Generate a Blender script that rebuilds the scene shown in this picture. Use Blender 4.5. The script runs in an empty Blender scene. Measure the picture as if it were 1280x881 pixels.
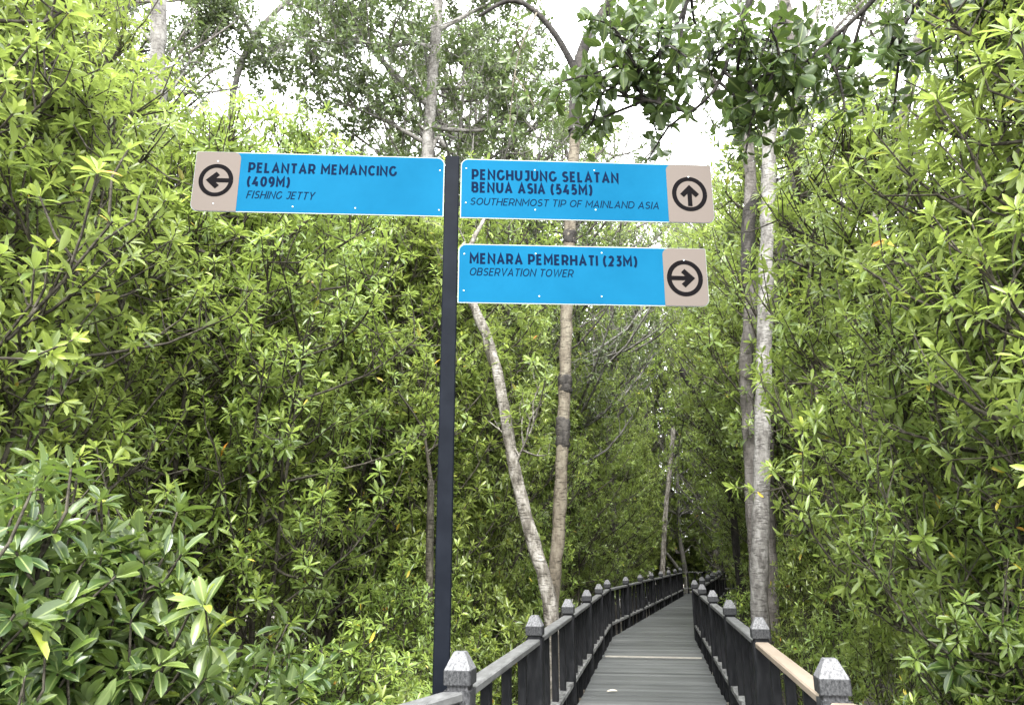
import bpy, math, random
import numpy as np
from mathutils import Matrix, Vector

sc = bpy.context.scene
R_ = math.radians

# ------------------------------------------------------------------ camera
F_PX, PITCH, YAW, ROLL = 931.5, R_(15.36), R_(10.38), R_(-0.23)
EYE = np.array([0.109, 0.0, 2.55])
_fh = np.array([-math.sin(YAW), math.cos(YAW), 0]); _r0 = np.array([math.cos(YAW), math.sin(YAW), 0]); _z = np.array([0, 0, 1.0])
_f = _fh * math.cos(PITCH) + _z * math.sin(PITCH); _u0 = -_fh * math.sin(PITCH) + _z * math.cos(PITCH)
_r = _r0 * math.cos(ROLL) + _u0 * math.sin(ROLL); _u = -_r0 * math.sin(ROLL) + _u0 * math.cos(ROLL)
cam_d = bpy.data.cameras.new("camera"); cam = bpy.data.objects.new("camera", cam_d); sc.collection.objects.link(cam)
cam.matrix_world = Matrix(((_r[0], _u[0], -_f[0], EYE[0]), (_r[1], _u[1], -_f[1], EYE[1]), (_r[2], _u[2], -_f[2], EYE[2]), (0, 0, 0, 1)))
cam_d.sensor_width = 36; cam_d.lens = 36 * F_PX / 1280; cam_d.clip_end = 2000; cam_d.clip_start = 0.05
sc.camera = cam

# ------------------------------------------------------------------ light
w = bpy.data.worlds.new("World"); sc.world = w; w.use_nodes = True
nt = w.node_tree; nt.nodes.clear()
sky = nt.nodes.new("ShaderNodeTexSky"); sky.sky_type = 'NISHITA'; sky.sun_disc = False
SUN_EL, SUN_AZ = R_(46), R_(176)            # azimuth measured from +Y towards +X
sky.sun_elevation = SUN_EL; sky.sun_rotation = SUN_AZ; sky.dust_density = 4.0; sky.air_density = 1.0
hs = nt.nodes.new("ShaderNodeHueSaturation"); hs.inputs["Saturation"].default_value = 0.25
mx = nt.nodes.new("ShaderNodeMix"); mx.data_type = 'RGBA'; mx.inputs[0].default_value = 0.75
mx.inputs[7].default_value = (14.5, 14.7, 14.9, 1)          # even cloud layer
bg = nt.nodes.new("ShaderNodeBackground"); bg.inputs[1].default_value = 0.15
out = nt.nodes.new("ShaderNodeOutputWorld")
nt.links.new(sky.outputs[0], hs.inputs["Color"]); nt.links.new(hs.outputs[0], mx.inputs[6])
nt.links.new(mx.outputs[2], bg.inputs[0]); nt.links.new(bg.outputs[0], out.inputs[0])
sl = bpy.data.lights.new("sun", 'SUN'); sl.energy = 2.1; sl.angle = R_(22); sl.color = (1, 0.985, 0.955)
so = bpy.data.objects.new("sun", sl); sc.collection.objects.link(so)
sd = Vector((math.cos(SUN_EL) * math.sin(SUN_AZ), math.cos(SUN_EL) * math.cos(SUN_AZ), math.sin(SUN_EL)))
so.rotation_euler = sd.to_track_quat('Z', 'Y').to_euler()
sc.view_settings.view_transform = 'Standard'; sc.view_settings.look = 'None'
sc.view_settings.gamma = 1; sc.view_settings.use_curve_mapping = False
sc.view_settings.exposure = 2.2
sc.render.engine = 'CYCLES'
sc.cycles.max_bounces = 6; sc.cycles.diffuse_bounces = 4; sc.cycles.glossy_bounces = 2
sc.cycles.transmission_bounces = 3; sc.cycles.transparent_max_bounces = 4

# ------------------------------------------------------------------ helpers
rng = np.random.default_rng(11)

def at(px, py, D):                      # a sight line at horizontal distance D (photo survey -> metres)
    d = _f + _r * (px - 640) / F_PX + _u * (440.5 - py) / F_PX
    return EYE + d / math.hypot(d[0], d[1]) * D

class MB:
    """collects polygons for one mesh"""
    def __init__(self):
        self.v = []; self.n = 0; self.f3 = []; self.f4 = []; self.t3 = []; self.t4 = []; self.u3 = []; self.u4 = []; self.fn = []
    def add(self, verts, tris=None, quads=None, tone=0.5, uv=None):
        verts = np.asarray(verts, float); o = self.n
        self.v.append(verts); self.n += len(verts)
        for fs, F, T, U in ((tris, self.f3, self.t3, self.u3), (quads, self.f4, self.t4, self.u4)):
            if fs is None or len(fs) == 0: continue
            fs = np.asarray(fs, int); F.append(fs + o)
            T.append(tone[0 if F is self.f3 else 1] if isinstance(tone, tuple) else np.full(len(fs), float(tone)))
            U.append(np.zeros(fs.shape + (2,)) if uv is None else uv[fs])
    def box(self, c, s, ax=None, bev=0.0):
        """box centre c, size s; ax = 3 row axes; bev: chamfer on all long edges along local z"""
        ax = np.eye(3) if ax is None else np.asarray(ax, float)
        x, y, z = np.asarray(s, float) / 2
        b = min(bev, x * .9, y * .9)
        if b > 0:
            ring = [(x - b, -y), (x, -y + b), (x, y - b), (x - b, y), (-x + b, y), (-x, y - b), (-x, -y + b), (-x + b, -y)]
        else:
            ring = [(x, -y), (x, y), (-x, y), (-x, -y)]
        n = len(ring)
        P = [(a, b_, -z) for a, b_ in ring] + [(a, b_, z) for a, b_ in ring]
        P = np.asarray(c) + np.asarray(P) @ ax
        q = [(i, (i + 1) % n, n + (i + 1) % n, n + i) for i in range(n)]
        self.add(P, quads=q)
        self.ngon_idx([self.n - n + i for i in range(n)]); self.ngon_idx([self.n - 2 * n + i for i in reversed(range(n))])
    def ngon_idx(self, idx): self.fn.append(list(idx))
    def poly(self, pts):
        o = self.n; self.v.append(np.asarray(pts, float)); self.n += len(pts); self.fn.append(list(range(o, o + len(pts))))
    def tube(self, path, rad, k=6, cap=True, wob=0.0, g=None):
        path = np.asarray(path, float); m = len(path); rad = np.broadcast_to(np.asarray(rad, float), (m,))
        tg = np.gradient(path, axis=0); tg /= np.linalg.norm(tg, axis=1)[:, None] + 1e-9
        ref = np.array([0.13, 0.99, 0.07]) if abs(tg[:, 1]).mean() < .8 else np.array([1.0, 0.1, 0])
        a = np.cross(tg, ref); a /= np.linalg.norm(a, axis=1)[:, None]; b = np.cross(tg, a)
        th = np.arange(k) * 2 * np.pi / k
        rr = rad[:, None] * np.ones((m, k))
        if wob: rr = rr * (1 + wob * (g or rng).standard_normal((m, k)))
        V = path[:, None, :] + rr[..., None] * (np.cos(th)[None, :, None] * a[:, None, :] + np.sin(th)[None, :, None] * b[:, None, :])
        i = np.arange(m - 1)[:, None] * k; j = np.arange(k)[None, :]; j2 = (j + 1) % k
        q = np.stack([i + j, i + j2, i + k + j2, i + k + j], -1).reshape(-1, 4)
        uv = np.stack(np.broadcast_arrays(np.arange(k)[None, :] / k, np.arange(m)[:, None] * 1.0), -1).reshape(-1, 2)
        self.add(V.reshape(-1, 3), quads=q, uv=uv)
        if cap: self.ngon_idx([self.n - k + t for t in range(k)])
    def mesh(self, name, mat, smooth=False):
        me = bpy.data.meshes.new(name)
        V = np.concatenate(self.v) if self.v else np.zeros((0, 3))
        f3 = np.concatenate(self.f3) if self.f3 else np.zeros((0, 3), int)
        f4 = np.concatenate(self.f4) if self.f4 else np.zeros((0, 4), int)
        nl = [i for f in self.fn for i in f]
        loops = np.concatenate([f3.ravel(), f4.ravel(), np.array(nl, int)]).astype(np.int32)
        cnt = np.concatenate([np.full(len(f3), 3), np.full(len(f4), 4), np.array([len(f) for f in self.fn], int)]).astype(np.int32)
        st = np.concatenate([[0], np.cumsum(cnt)[:-1]]).astype(np.int32)
        me.vertices.add(len(V)); me.vertices.foreach_set("co", V.astype(np.float32).ravel())
        me.loops.add(len(loops)); me.loops.foreach_set("vertex_index", loops)
        me.polygons.add(len(cnt)); me.polygons.foreach_set("loop_start", st); me.polygons.foreach_set("loop_total", cnt)
        me.update(calc_edges=True); me.validate()
        T = np.concatenate(self.t3 + self.t4 + [np.full(len(self.fn), .5)]) if (self.t3 or self.t4 or self.fn) else np.zeros(0)
        if len(T) == len(me.polygons):
            at_ = me.attributes.new("tone", 'FLOAT', 'FACE'); at_.data.foreach_set("value", T.astype(np.float32))
        U = [u.reshape(-1, 2) for u in self.u3] + [u.reshape(-1, 2) for u in self.u4] + [np.zeros((len(nl), 2))]
        U = np.concatenate(U)
        if len(U) == len(me.loops):
            uvl = me.uv_layers.new(name="UVMap"); uvl.data.foreach_set("uv", U.astype(np.float32).ravel())
        me.polygons.foreach_set("use_smooth", np.full(len(me.polygons), bool(smooth)))
        me.materials.append(mat)
        return me
    def build(self, name, mat, parent=None, smooth=False):
        return link(name, self.mesh(name, mat, smooth), parent)

def link(name, me, parent=None):
    o = bpy.data.objects.new(name, me); sc.collection.objects.link(o)
    if parent is not None: o.parent = parent
    return o
def tag(o, label=None, cat=None, group=None, kind=None):
    if label: o["label"] = label
    if cat: o["category"] = cat
    if group: o["group"] = group
    if kind: o["kind"] = kind
    return o
def empty(name, loc, label, cat, group=None):
    o = bpy.data.objects.new(name, None); sc.collection.objects.link(o); o.location = loc
    o.empty_display_size = .2
    return tag(o, label, cat, group)
def sm(path, n=3):
    """Catmull-Rom resample"""
    P = np.asarray(path, float); P = np.vstack([2 * P[0] - P[1], P, 2 * P[-1] - P[-2]]); o = []
    for i in range(1, len(P) - 2):
        for t in np.arange(n) / n:
            a, b, c, d = P[i - 1:i + 3]
            o.append(.5 * (2 * b + (c - a) * t + (2 * a - 5 * b + 4 * c - d) * t * t + (3 * b - a - 3 * c + d) * t ** 3))
    o.append(P[-2]); return np.array(o)

def even(path, step=.16):
    P = np.asarray(path, float); d = np.concatenate([[0], np.cumsum(np.linalg.norm(np.diff(P, axis=0), axis=1))])
    n = max(6, int(d[-1] / step)); t = np.linspace(0, d[-1], n); Q = np.stack([np.interp(t, d, P[:, k]) for k in range(3)], 1)
    for _ in range(3):
        Q[1:-1] = (Q[:-2] + 2 * Q[1:-1] + Q[2:]) / 4
    return Q

# ------------------------------------------------------------------ materials
def mat(name):
    m = bpy.data.materials.new(name); m.use_nodes = True; t = m.node_tree
    b = t.nodes["Principled BSDF"]; return m, t, b
def N(t, typ, **kw):
    n = t.nodes.new(typ)
    for k, v in kw.items(): setattr(n, k, v)
    return n
def ramp(t, stops, interp='LINEAR'):
    n = t.nodes.new("ShaderNodeValToRGB"); cr = n.color_ramp; cr.interpolation = interp
    while len(cr.elements) < len(stops): cr.elements.new(.5)
    for e, (p, c) in zip(cr.elements, stops): e.position = p; e.color = (*c, 1)
    return n
def plain(name, col, rough=.5, spec=.5):
    m, t, b = mat(name)
    b.inputs["Base Color"].default_value = (*col, 1); b.inputs["Roughness"].default_value = rough
    b.inputs["Specular IOR Level"].default_value = spec
    return m
def worn(name, c0, c1, scale=(14, 14, 14), rough=.6, lo=.35, hi=.7, spec=.4, bump=.15, detail=6):
    m, t, b = mat(name)
    tc = N(t, "ShaderNodeTexCoord"); mp = N(t, "ShaderNodeMapping"); mp.inputs["Scale"].default_value = scale
    nz = N(t, "ShaderNodeTexNoise"); nz.inputs["Scale"].default_value = 1; nz.inputs["Detail"].default_value = detail; nz.inputs["Roughness"].default_value = .65
    rp = ramp(t, [(lo, c0), (hi, c1)])
    t.links.new(tc.outputs["Object"], mp.inputs[0]); t.links.new(mp.outputs[0], nz.inputs[0]); t.links.new(nz.outputs[0], rp.inputs[0])
    t.links.new(rp.outputs[0], b.inputs["Base Color"]); b.inputs["Roughness"].default_value = rough
    b.inputs["Specular IOR Level"].default_value = spec
    bp = N(t, "ShaderNodeBump"); bp.inputs["Strength"].default_value = bump; bp.inputs["Distance"].default_value = .01
    t.links.new(nz.outputs[0], bp.inputs["Height"]); t.links.new(bp.outputs[0], b.inputs["Normal"])
    return m

def leaf_mat(name, stops, trans=(.36, .46, .095), tw=.42, rough=.32, under=(.16, .2, .08), hue=.03, spec=.5):
    m, t, b = mat(name)
    a = N(t, "ShaderNodeAttribute", attribute_name="tone")
    rp = ramp(t, stops); t.links.new(a.outputs["Fac"], rp.inputs[0])
    oi = N(t, "ShaderNodeObjectInfo"); h = N(t, "ShaderNodeHueSaturation")
    mr = N(t, "ShaderNodeMapRange"); mr.inputs[3].default_value = .5 - hue * .5; mr.inputs[4].default_value = .5 + hue * .35
    mv = N(t, "ShaderNodeMapRange"); mv.inputs[3].default_value = .72; mv.inputs[4].default_value = 1.25
    mul = N(t, "ShaderNodeMath", operation='FRACT'); m10 = N(t, "ShaderNodeMath", operation='MULTIPLY'); m10.inputs[1].default_value = 7.31
    t.links.new(oi.outputs["Random"], mr.inputs[0]); t.links.new(oi.outputs["Random"], m10.inputs[0]); t.links.new(m10.outputs[0], mul.inputs[0]); t.links.new(mul.outputs[0], mv.inputs[0])
    t.links.new(rp.outputs[0], h.inputs["Color"]); t.links.new(mr.outputs[0], h.inputs["Hue"]); t.links.new(mv.outputs[0], h.inputs["Value"])
    # pale midrib
    uv = N(t, "ShaderNodeUVMap"); sp = N(t, "ShaderNodeSeparateXYZ"); t.links.new(uv.outputs[0], sp.inputs[0])
    ab = N(t, "ShaderNodeMath", operation='ABSOLUTE'); t.links.new(sp.outputs[0], ab.inputs[0])
    rb = N(t, "ShaderNodeMapRange"); rb.inputs[1].default_value = .05; rb.inputs[2].default_value = .14; rb.inputs[3].default_value = .45; rb.inputs[4].default_value = 0
    t.links.new(ab.outputs[0], rb.inputs[0])
    m1 = N(t, "ShaderNodeMix", data_type='RGBA'); t.links.new(rb.outputs[0], m1.inputs[0]); t.links.new(h.outputs[0], m1.inputs[6]); m1.inputs[7].default_value = (.28, .34, .12, 1)
    g = N(t, "ShaderNodeNewGeometry")
    m2 = N(t, "ShaderNodeMix", data_type='RGBA'); m2.inputs[7].default_value = (*under, 1)
    mb = N(t, "ShaderNodeMath", operation='MULTIPLY'); mb.inputs[1].default_value = .6
    t.links.new(g.outputs["Backfacing"], mb.inputs[0]); t.links.new(mb.outputs[0], m2.inputs[0]); t.links.new(m1.outputs[2], m2.inputs[6])
    t.links.new(m2.outputs[2], b.inputs["Base Color"]); b.inputs["Roughness"].default_value = rough; b.inputs["Specular IOR Level"].default_value = spec
    tr = N(t, "ShaderNodeBsdfTranslucent"); m3 = N(t, "ShaderNodeMix", data_type='RGBA'); m3.blend_type = 'MIX'; m3.inputs[0].default_value = .6
    t.links.new(h.outputs[0], m3.inputs[6]); m3.inputs[7].default_value = (*trans, 1); t.links.new(m3.outputs[2], tr.inputs[0])
    ms = N(t, "ShaderNodeMixShader"); ms.inputs[0].default_value = tw
    t.links.new(b.outputs[0], ms.inputs[1]); t.links.new(tr.outputs[0], ms.inputs[2])
    t.links.new(ms.outputs[0], t.nodes["Material Output"].inputs[0])
    return m

GREEN = [(0, (.060, .098, .024)), (.35, (.118, .172, .034)), (.7, (.185, .245, .042)), (.9, (.25, .315, .055)), (.975, (.31, .36, .055)), (.988, (.5, .4, .05)), (1, (.5, .22, .03))]
M_leaf = leaf_mat("mangrove_leaf", GREEN)
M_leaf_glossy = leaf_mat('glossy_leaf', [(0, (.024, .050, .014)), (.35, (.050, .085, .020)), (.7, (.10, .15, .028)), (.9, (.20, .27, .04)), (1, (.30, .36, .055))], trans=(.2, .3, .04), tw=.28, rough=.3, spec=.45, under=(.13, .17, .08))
M_leaf_far = leaf_mat("distant_leaf", GREEN, rough=.45)
M_leaf_canopy = leaf_mat("canopy_leaf", [(0, (.035, .055, .025)), (.5, (.07, .10, .035)), (1, (.13, .17, .05))], trans=(.14, .2, .05), tw=.3, under=(.13, .15, .09))
M_leaf_broad = leaf_mat("broad_leaf", [(0, (.018, .030, .011)), (.5, (.036, .060, .017)), (.85, (.068, .105, .024)), (1, (.16, .22, .045))], trans=(.12, .18, .035), tw=.3, under=(.07, .11, .04))

def bark(name, dark, mid, pale, sc_=6, rings=True):
    m, t, b = mat(name)
    tc = N(t, "ShaderNodeTexCoord"); mp = N(t, "ShaderNodeMapping"); mp.inputs["Scale"].default_value = (sc_, sc_, sc_ * .45)
    nz = N(t, "ShaderNodeTexNoise"); nz.inputs["Scale"].default_value = 1.6; nz.inputs["Detail"].default_value = 8; nz.inputs["Roughness"].default_value = .7
    rp = ramp(t, [(.33, dark), (.47, mid), (.62, pale)])
    t.links.new(tc.outputs["Object"], mp.inputs[0]); t.links.new(mp.outputs[0], nz.inputs[0]); t.links.new(nz.outputs[0], rp.inputs[0])
    mp2 = N(t, "ShaderNodeMapping"); mp2.inputs["Scale"].default_value = (9, 9, 34); n2 = N(t, "ShaderNodeTexNoise"); n2.inputs["Scale"].default_value = 1.5; n2.inputs["Detail"].default_value = 4
    t.links.new(tc.outputs["Object"], mp2.inputs[0]); t.links.new(mp2.outputs[0], n2.inputs[0])
    mr = N(t, "ShaderNodeMapRange"); mr.inputs[1].default_value = .52; mr.inputs[2].default_value = .68; mr.inputs[3].default_value = 0; mr.inputs[4].default_value = .65
    t.links.new(n2.outputs[0], mr.inputs[0])
    m1 = N(t, "ShaderNodeMix", data_type='RGBA'); t.links.new(mr.outputs[0], m1.inputs[0]); t.links.new(rp.outputs[0], m1.inputs[6]); m1.inputs[7].default_value = (*dark, 1)
    t.links.new(m1.outputs[2], b.inputs["Base Color"]); b.inputs["Roughness"].default_value = .85; b.inputs["Specular IOR Level"].default_value = .2
    bp = N(t, "ShaderNodeBump"); bp.inputs["Strength"].default_value = .6; bp.inputs["Distance"].default_value = .02
    ad = N(t, "ShaderNodeMath", operation='SUBTRACT'); t.links.new(nz.outputs[0], ad.inputs[0]); t.links.new(mr.outputs[0], ad.inputs[1])
    t.links.new(ad.outputs[0], bp.inputs["Height"]); t.links.new(bp.outputs[0], b.inputs["Normal"])
    return m
M_bark_grey = bark("grey_bark", (.045, .041, .037), (.12, .113, .104), (.20, .193, .18))
M_bark_pale = bark("pale_mottled_bark", (.026, .022, .018), (.108, .098, .082), (.25, .235, .212), 7)
M_bark_tan = bark("tan_bark", (.035, .03, .022), (.095, .08, .06), (.14, .125, .095))
M_bark_dark = bark("dark_bark", (.010, .009, .008), (.022, .02, .018), (.05, .045, .04))
M_bark_shrub = bark("shrub_bark", (.014, .012, .009), (.034, .030, .022), (.075, .068, .052), 14)
M_bark_mid = bark("brown_grey_bark", (.03, .027, .024), (.075, .067, .06), (.13, .12, .11))

def plank_mat():
    m, t, b = mat("weathered_deck")
    a = N(t, "ShaderNodeAttribute", attribute_name="tone"); tc = N(t, "ShaderNodeTexCoord")
    mp = N(t, "ShaderNodeMapping"); mp.inputs["Scale"].default_value = (2.5, 40, 10)
    nz = N(t, "ShaderNodeTexNoise"); nz.inputs["Scale"].default_value = 1; nz.inputs["Detail"].default_value = 6
    t.links.new(tc.outputs["Object"], mp.inputs[0]); t.links.new(mp.outputs[0], nz.inputs[0])
    n2 = N(t, "ShaderNodeTexNoise"); n2.inputs["Scale"].default_value = 1.7; n2.inputs["Detail"].default_value = 5; t.links.new(tc.outputs["Object"], n2.inputs[0])
    s1 = N(t, "ShaderNodeMath", operation='MULTIPLY_ADD'); s1.inputs[1].default_value = .55; t.links.new(nz.outputs[0], s1.inputs[0])
    t.links.new(a.outputs["Fac"], s1.inputs[2])
    s2 = N(t, "ShaderNodeMath", operation='MULTIPLY_ADD'); s2.inputs[1].default_value = .6; t.links.new(n2.outputs[0], s2.inputs[0]); t.links.new(s1.outputs[0], s2.inputs[2])
    rp = ramp(t, [(.38, (.028, .030, .030)), (.95, (.088, .092, .092)), (1.0, (.11, .11, .11))])
    ml = N(t, "ShaderNodeMath", operation='MULTIPLY'); ml.inputs[1].default_value = .72; t.links.new(s2.outputs[0], ml.inputs[0])
    t.links.new(ml.outputs[0], rp.inputs[0]); t.links.new(rp.outputs[0], b.inputs["Base Color"])
    b.inputs["Roughness"].default_value = .55; b.inputs["Specular IOR Level"].default_value = .45
    bp = N(t, "ShaderNodeBump"); bp.inputs["Strength"].default_value = .3; bp.inputs["Distance"].default_value = .006
    t.links.new(nz.outputs[0], bp.inputs["Height"]); t.links.new(bp.outputs[0], b.inputs["Normal"])
    return m
M_deck = plank_mat()
M_post = worn("black_stained_timber", (.005, .0055, .0065), (.022, .022, .024), (16, 16, 4), .55, .42, .75, .1)
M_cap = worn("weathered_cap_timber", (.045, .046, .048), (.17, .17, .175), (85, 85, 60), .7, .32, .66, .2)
M_post_worn = worn("weathered_post_timber", (.010, .0105, .0115), (.075, .075, .078), (60, 60, 26), .65, .38, .72, .15)
M_cap_side = worn("shaded_cap_side", (.008, .0085, .0095), (.062, .063, .065), (85, 85, 60), .65, .36, .72, .15)  # light from above put into the colour: cap sides darker than the tops
M_rail = worn("weathered_rail_timber", (.05, .05, .05), (.135, .136, .135), (20, 6, 20), .6, .3, .7)
M_bare = worn("bare_sawn_timber", (.165, .13, .097), (.225, .185, .145), (16, 3, 16), .6, .3, .7)
M_strip = worn("pale_cover_strip", (.16, .15, .13), (.24, .23, .2), (8, 8, 8))
M_pole = worn("black_painted_steel", (.003, .004, .0065), (.006, .0075, .011), (6, 6, 3), .6, .4, .8, .05, .03)
M_blue = worn("blue_sign_film", (.0026, .056, .112), (.0042, .071, .138), (1.6, 1.6, 5), .7, .3, .7, .02, 0.0, 5)
M_beige = plain("beige_sign_film", (.096, .082, .073), .7, .02)
M_edge = plain("white_sign_edge", (.2, .23, .23), .5, .2)
M_navy = plain("navy_lettering", (.002, .007, .022), .8, .02)
M_black = plain("black_symbol", (.004, .0035, .004), .8, .02)
M_rivet = plain("white_rivet", (.4, .45, .47), .4)

def ground_mat():
    m, t, b = mat("mangrove_mud")
    tc = N(t, "ShaderNodeTexCoord"); n1 = N(t, "ShaderNodeTexNoise"); n1.inputs["Scale"].default_value = 1.3; n1.inputs["Detail"].default_value = 9
    n2 = N(t, "ShaderNodeTexVoronoi"); n2.inputs["Scale"].default_value = 11
    t.links.new(tc.outputs["Object"], n1.inputs[0]); t.links.new(tc.outputs["Object"], n2.inputs[0])
    rp = ramp(t, [(.3, (.06, .05, .038)), (.5, (.12, .10, .078)), (.7, (.19, .165, .13))])
    rp2 = ramp(t, [(.0, (.17, .12, .07)), (.3, (.12, .09, .05)), (.34, (.1, .1, .1))], 'CONSTANT')
    t.links.new(n1.outputs[0], rp.inputs[0]); t.links.new(n2.outputs["Color"], rp2.inputs[0])
    mxx = N(t, "ShaderNodeMix", data_type='RGBA'); mxx.inputs[0].default_value = .4
    t.links.new(rp.outputs[0], mxx.inputs[6]); t.links.new(rp2.outputs[0], mxx.inputs[7])
    t.links.new(mxx.outputs[2], b.inputs["Base Color"]); b.inputs["Roughness"].default_value = .7
    bp = N(t, "ShaderNodeBump"); bp.inputs["Strength"].default_value = .7; bp.inputs["Distance"].default_value = .05
    t.links.new(n1.outputs[0], bp.inputs["Height"]); t.links.new(bp.outputs[0], b.inputs["Normal"])
    return m

# ------------------------------------------------------------------ ground
g = MB(); n = 90
xs = np.concatenate([[-600, -150, -60], np.linspace(-30, 30, n), [60, 150, 600]]); ys = np.concatenate([[-600, -60], np.linspace(-8, 60, n), [90, 200, 600]])
X, Y = np.meshgrid(xs, ys)
Zg = .06 * np.sin(X * 1.3 + .7 * np.sin(Y)) + .06 * np.sin(Y * 1.1 + np.cos(X * .8)) + .03 * rng.standard_normal(X.shape)
Zg = np.where((abs(X) < 31) & (Y < 61) & (Y > -9), Zg, 0)
idx = np.arange(X.size).reshape(X.shape)
g.add(np.stack([X, Y, Zg], -1).reshape(-1, 3), quads=np.stack([idx[:-1, :-1], idx[:-1, 1:], idx[1:, 1:], idx[1:, :-1]], -1).reshape(-1, 4))
tag(g.build("ground", ground_mat(), smooth=True), "brown mangrove mud with leaf litter under the trees", kind="structure")

# ------------------------------------------------------------------ boardwalk
DK = 0.95; S = 2.517; A2 = R_(6.8); D2 = np.array([math.sin(A2), math.cos(A2)]); P2 = np.array([D2[1], -D2[0]])
BEND = 4.0 + 5 * S
def side_posts(s):
    L = [(s * 1.62, 1.75)] + [(s * .9, 4.0 + S * k) for k in range(6)]
    b = np.array([s * .9, BEND]) + (0 if s < 0 else 0.02) * D2
    L += [tuple(b + D2 * S * k) for k in range(1, 8 if s < 0 else 7)]
    return L
LP, RP = side_posts(-1), side_posts(1)

def deck_edges():
    L = []; 
    for y in (-2.5, 1.75): L.append(((-1.55, y), (1.55, y)))
    L.append(((-.825, 4.0), (.825, 4.0))); L.append(((-.825, BEND), (.825, BEND + .1)))
    e = np.array([0, BEND]); 
    L.append((tuple(e + D2 * 7.35 * S - P2 * .825), tuple(e + D2 * 7.35 * S + P2 * .825)))
    return L
bw = MB()
E_ = deck_edges()
for (a, b) in zip(E_[:-1], E_[1:]):
    l0, r0, l1, r1 = map(np.array, (a[0], a[1], b[0], b[1]))
    n = max(1, round(np.linalg.norm(l1 - l0) / .142))
    for i in range(n):
        t0, t1 = i / n + .034 / n, (i + 1) / n - .034 / n
        jl, jr = rng.uniform(-.012, .012, 2)
        dz = rng.uniform(-.0025, .0025)
        q = []
        for t in (t0, t1):
            pl = l0 + (l1 - l0) * t; pr = r0 + (r1 - r0) * t; dirn = (pr - pl) / np.linalg.norm(pr - pl)
            q += [pl + dirn * jl, pr + dirn * jr]
        top = [(*p, DK + dz) for p in q]; bot = [(*p, DK - .035 + dz) for p in q]
        bw.add(top + bot, quads=[(0, 1, 3, 2), (5, 4, 6, 7), (0, 4, 5, 1), (3, 7, 6, 2), (1, 5, 7, 3), (2, 6, 4, 0)], tone=rng.normal(.38, .2))
boardwalk = bw.build("boardwalk", M_deck)
tag(boardwalk, "grey weathered plank boardwalk running away between two black railings", "boardwalk", kind="structure")
# joists
jm = MB()
for x in (-.6, 0, .6):
    jm.box((x, 7.2, DK - .12), (.08, 19.0, .16))
    c = np.array([0, BEND]) + P2 * x + D2 * 9.2
    jm.box((*c, DK - .121), (.08, 18.6, .16), [(P2[0], P2[1], 0), (D2[0], D2[1], 0), (0, 0, 1)])
jm.build("joist", M_post, boardwalk)
st = MB(); st.box((0, 13.35, DK + .012), (1.56, .075, .018)); st.build("cover_strip", M_strip, boardwalk)
# far branch turning right
fb = MB(); c0 = np.array([0, BEND]) + D2 * 7.36 * S - P2 * .9
for i in range(40):
    a = c0 + P2 * (i * .142); 
    q = [a, a + P2 * .137, a + D2 * 1.7, a + D2 * 1.7 + P2 * .137]
    fb.add([(*p, DK - .004) for p in q] + [(*p, DK - .04) for p in q], quads=[(0, 1, 3, 2), (5, 4, 6, 7), (0, 4, 5, 1), (3, 7, 6, 2), (1, 5, 7, 3), (2, 6, 4, 0)], tone=rng.normal(.35, .11))
tag(fb.build("side_path", M_deck), "grey plank path turning off at the far end of the boardwalk", "path", kind="structure")

CAPZ = DK + 1.134
def post_mesh(w_=.137, m=None):
    b = MB(); h = w_ / 2
    b.box((0, 0, (CAPZ - .178) / 2 - .1), (w_, w_, CAPZ - .178 + .2), bev=.008)
    b.box((0, 0, CAPZ - .17), (w_ * .8, w_ * .8, .05), bev=.004)
    return b.mesh("post", m or M_post)
def cap_mesh(w_=.137):
    b = MB(); h = w_ / 2; z0 = CAPZ - .155
    prof = [(h * .7, z0), (h * 1.0, z0 + .001), (h * 1.03, z0 + .006), (h * 1.03, z0 + .068), (h * 1.0, z0 + .073), (h * .47, z0 + .149), (h * .42, z0 + .155)]
    V = []
    for r, z in prof:
        c = r * .07
        V += [(r - c, -r, z), (r, -r + c, z), (r, r - c, z), (r - c, r, z), (-r + c, r, z), (-r, r - c, z), (-r, -r + c, z), (-r + c, -r, z)]
    q = [(i * 8 + j, i * 8 + (j + 1) % 8, (i + 1) * 8 + (j + 1) % 8, (i + 1) * 8 + j) for i in range(len(prof) - 1) for j in range(8)]
    b.add(V, quads=q); b.ngon_idx([(len(prof) - 1) * 8 + j for j in range(8)])
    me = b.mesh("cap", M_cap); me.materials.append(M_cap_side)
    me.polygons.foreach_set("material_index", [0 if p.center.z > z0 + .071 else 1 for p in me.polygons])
    return me
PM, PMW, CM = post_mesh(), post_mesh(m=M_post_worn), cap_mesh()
def bal_mesh():
    b = MB(); b.box((0, 0, (DK - .12 + CAPZ - .235) / 2), (.062, .06, CAPZ - .235 - DK + .12), bev=.004); return b.mesh("baluster", M_post)
BM = bal_mesh()
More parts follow.
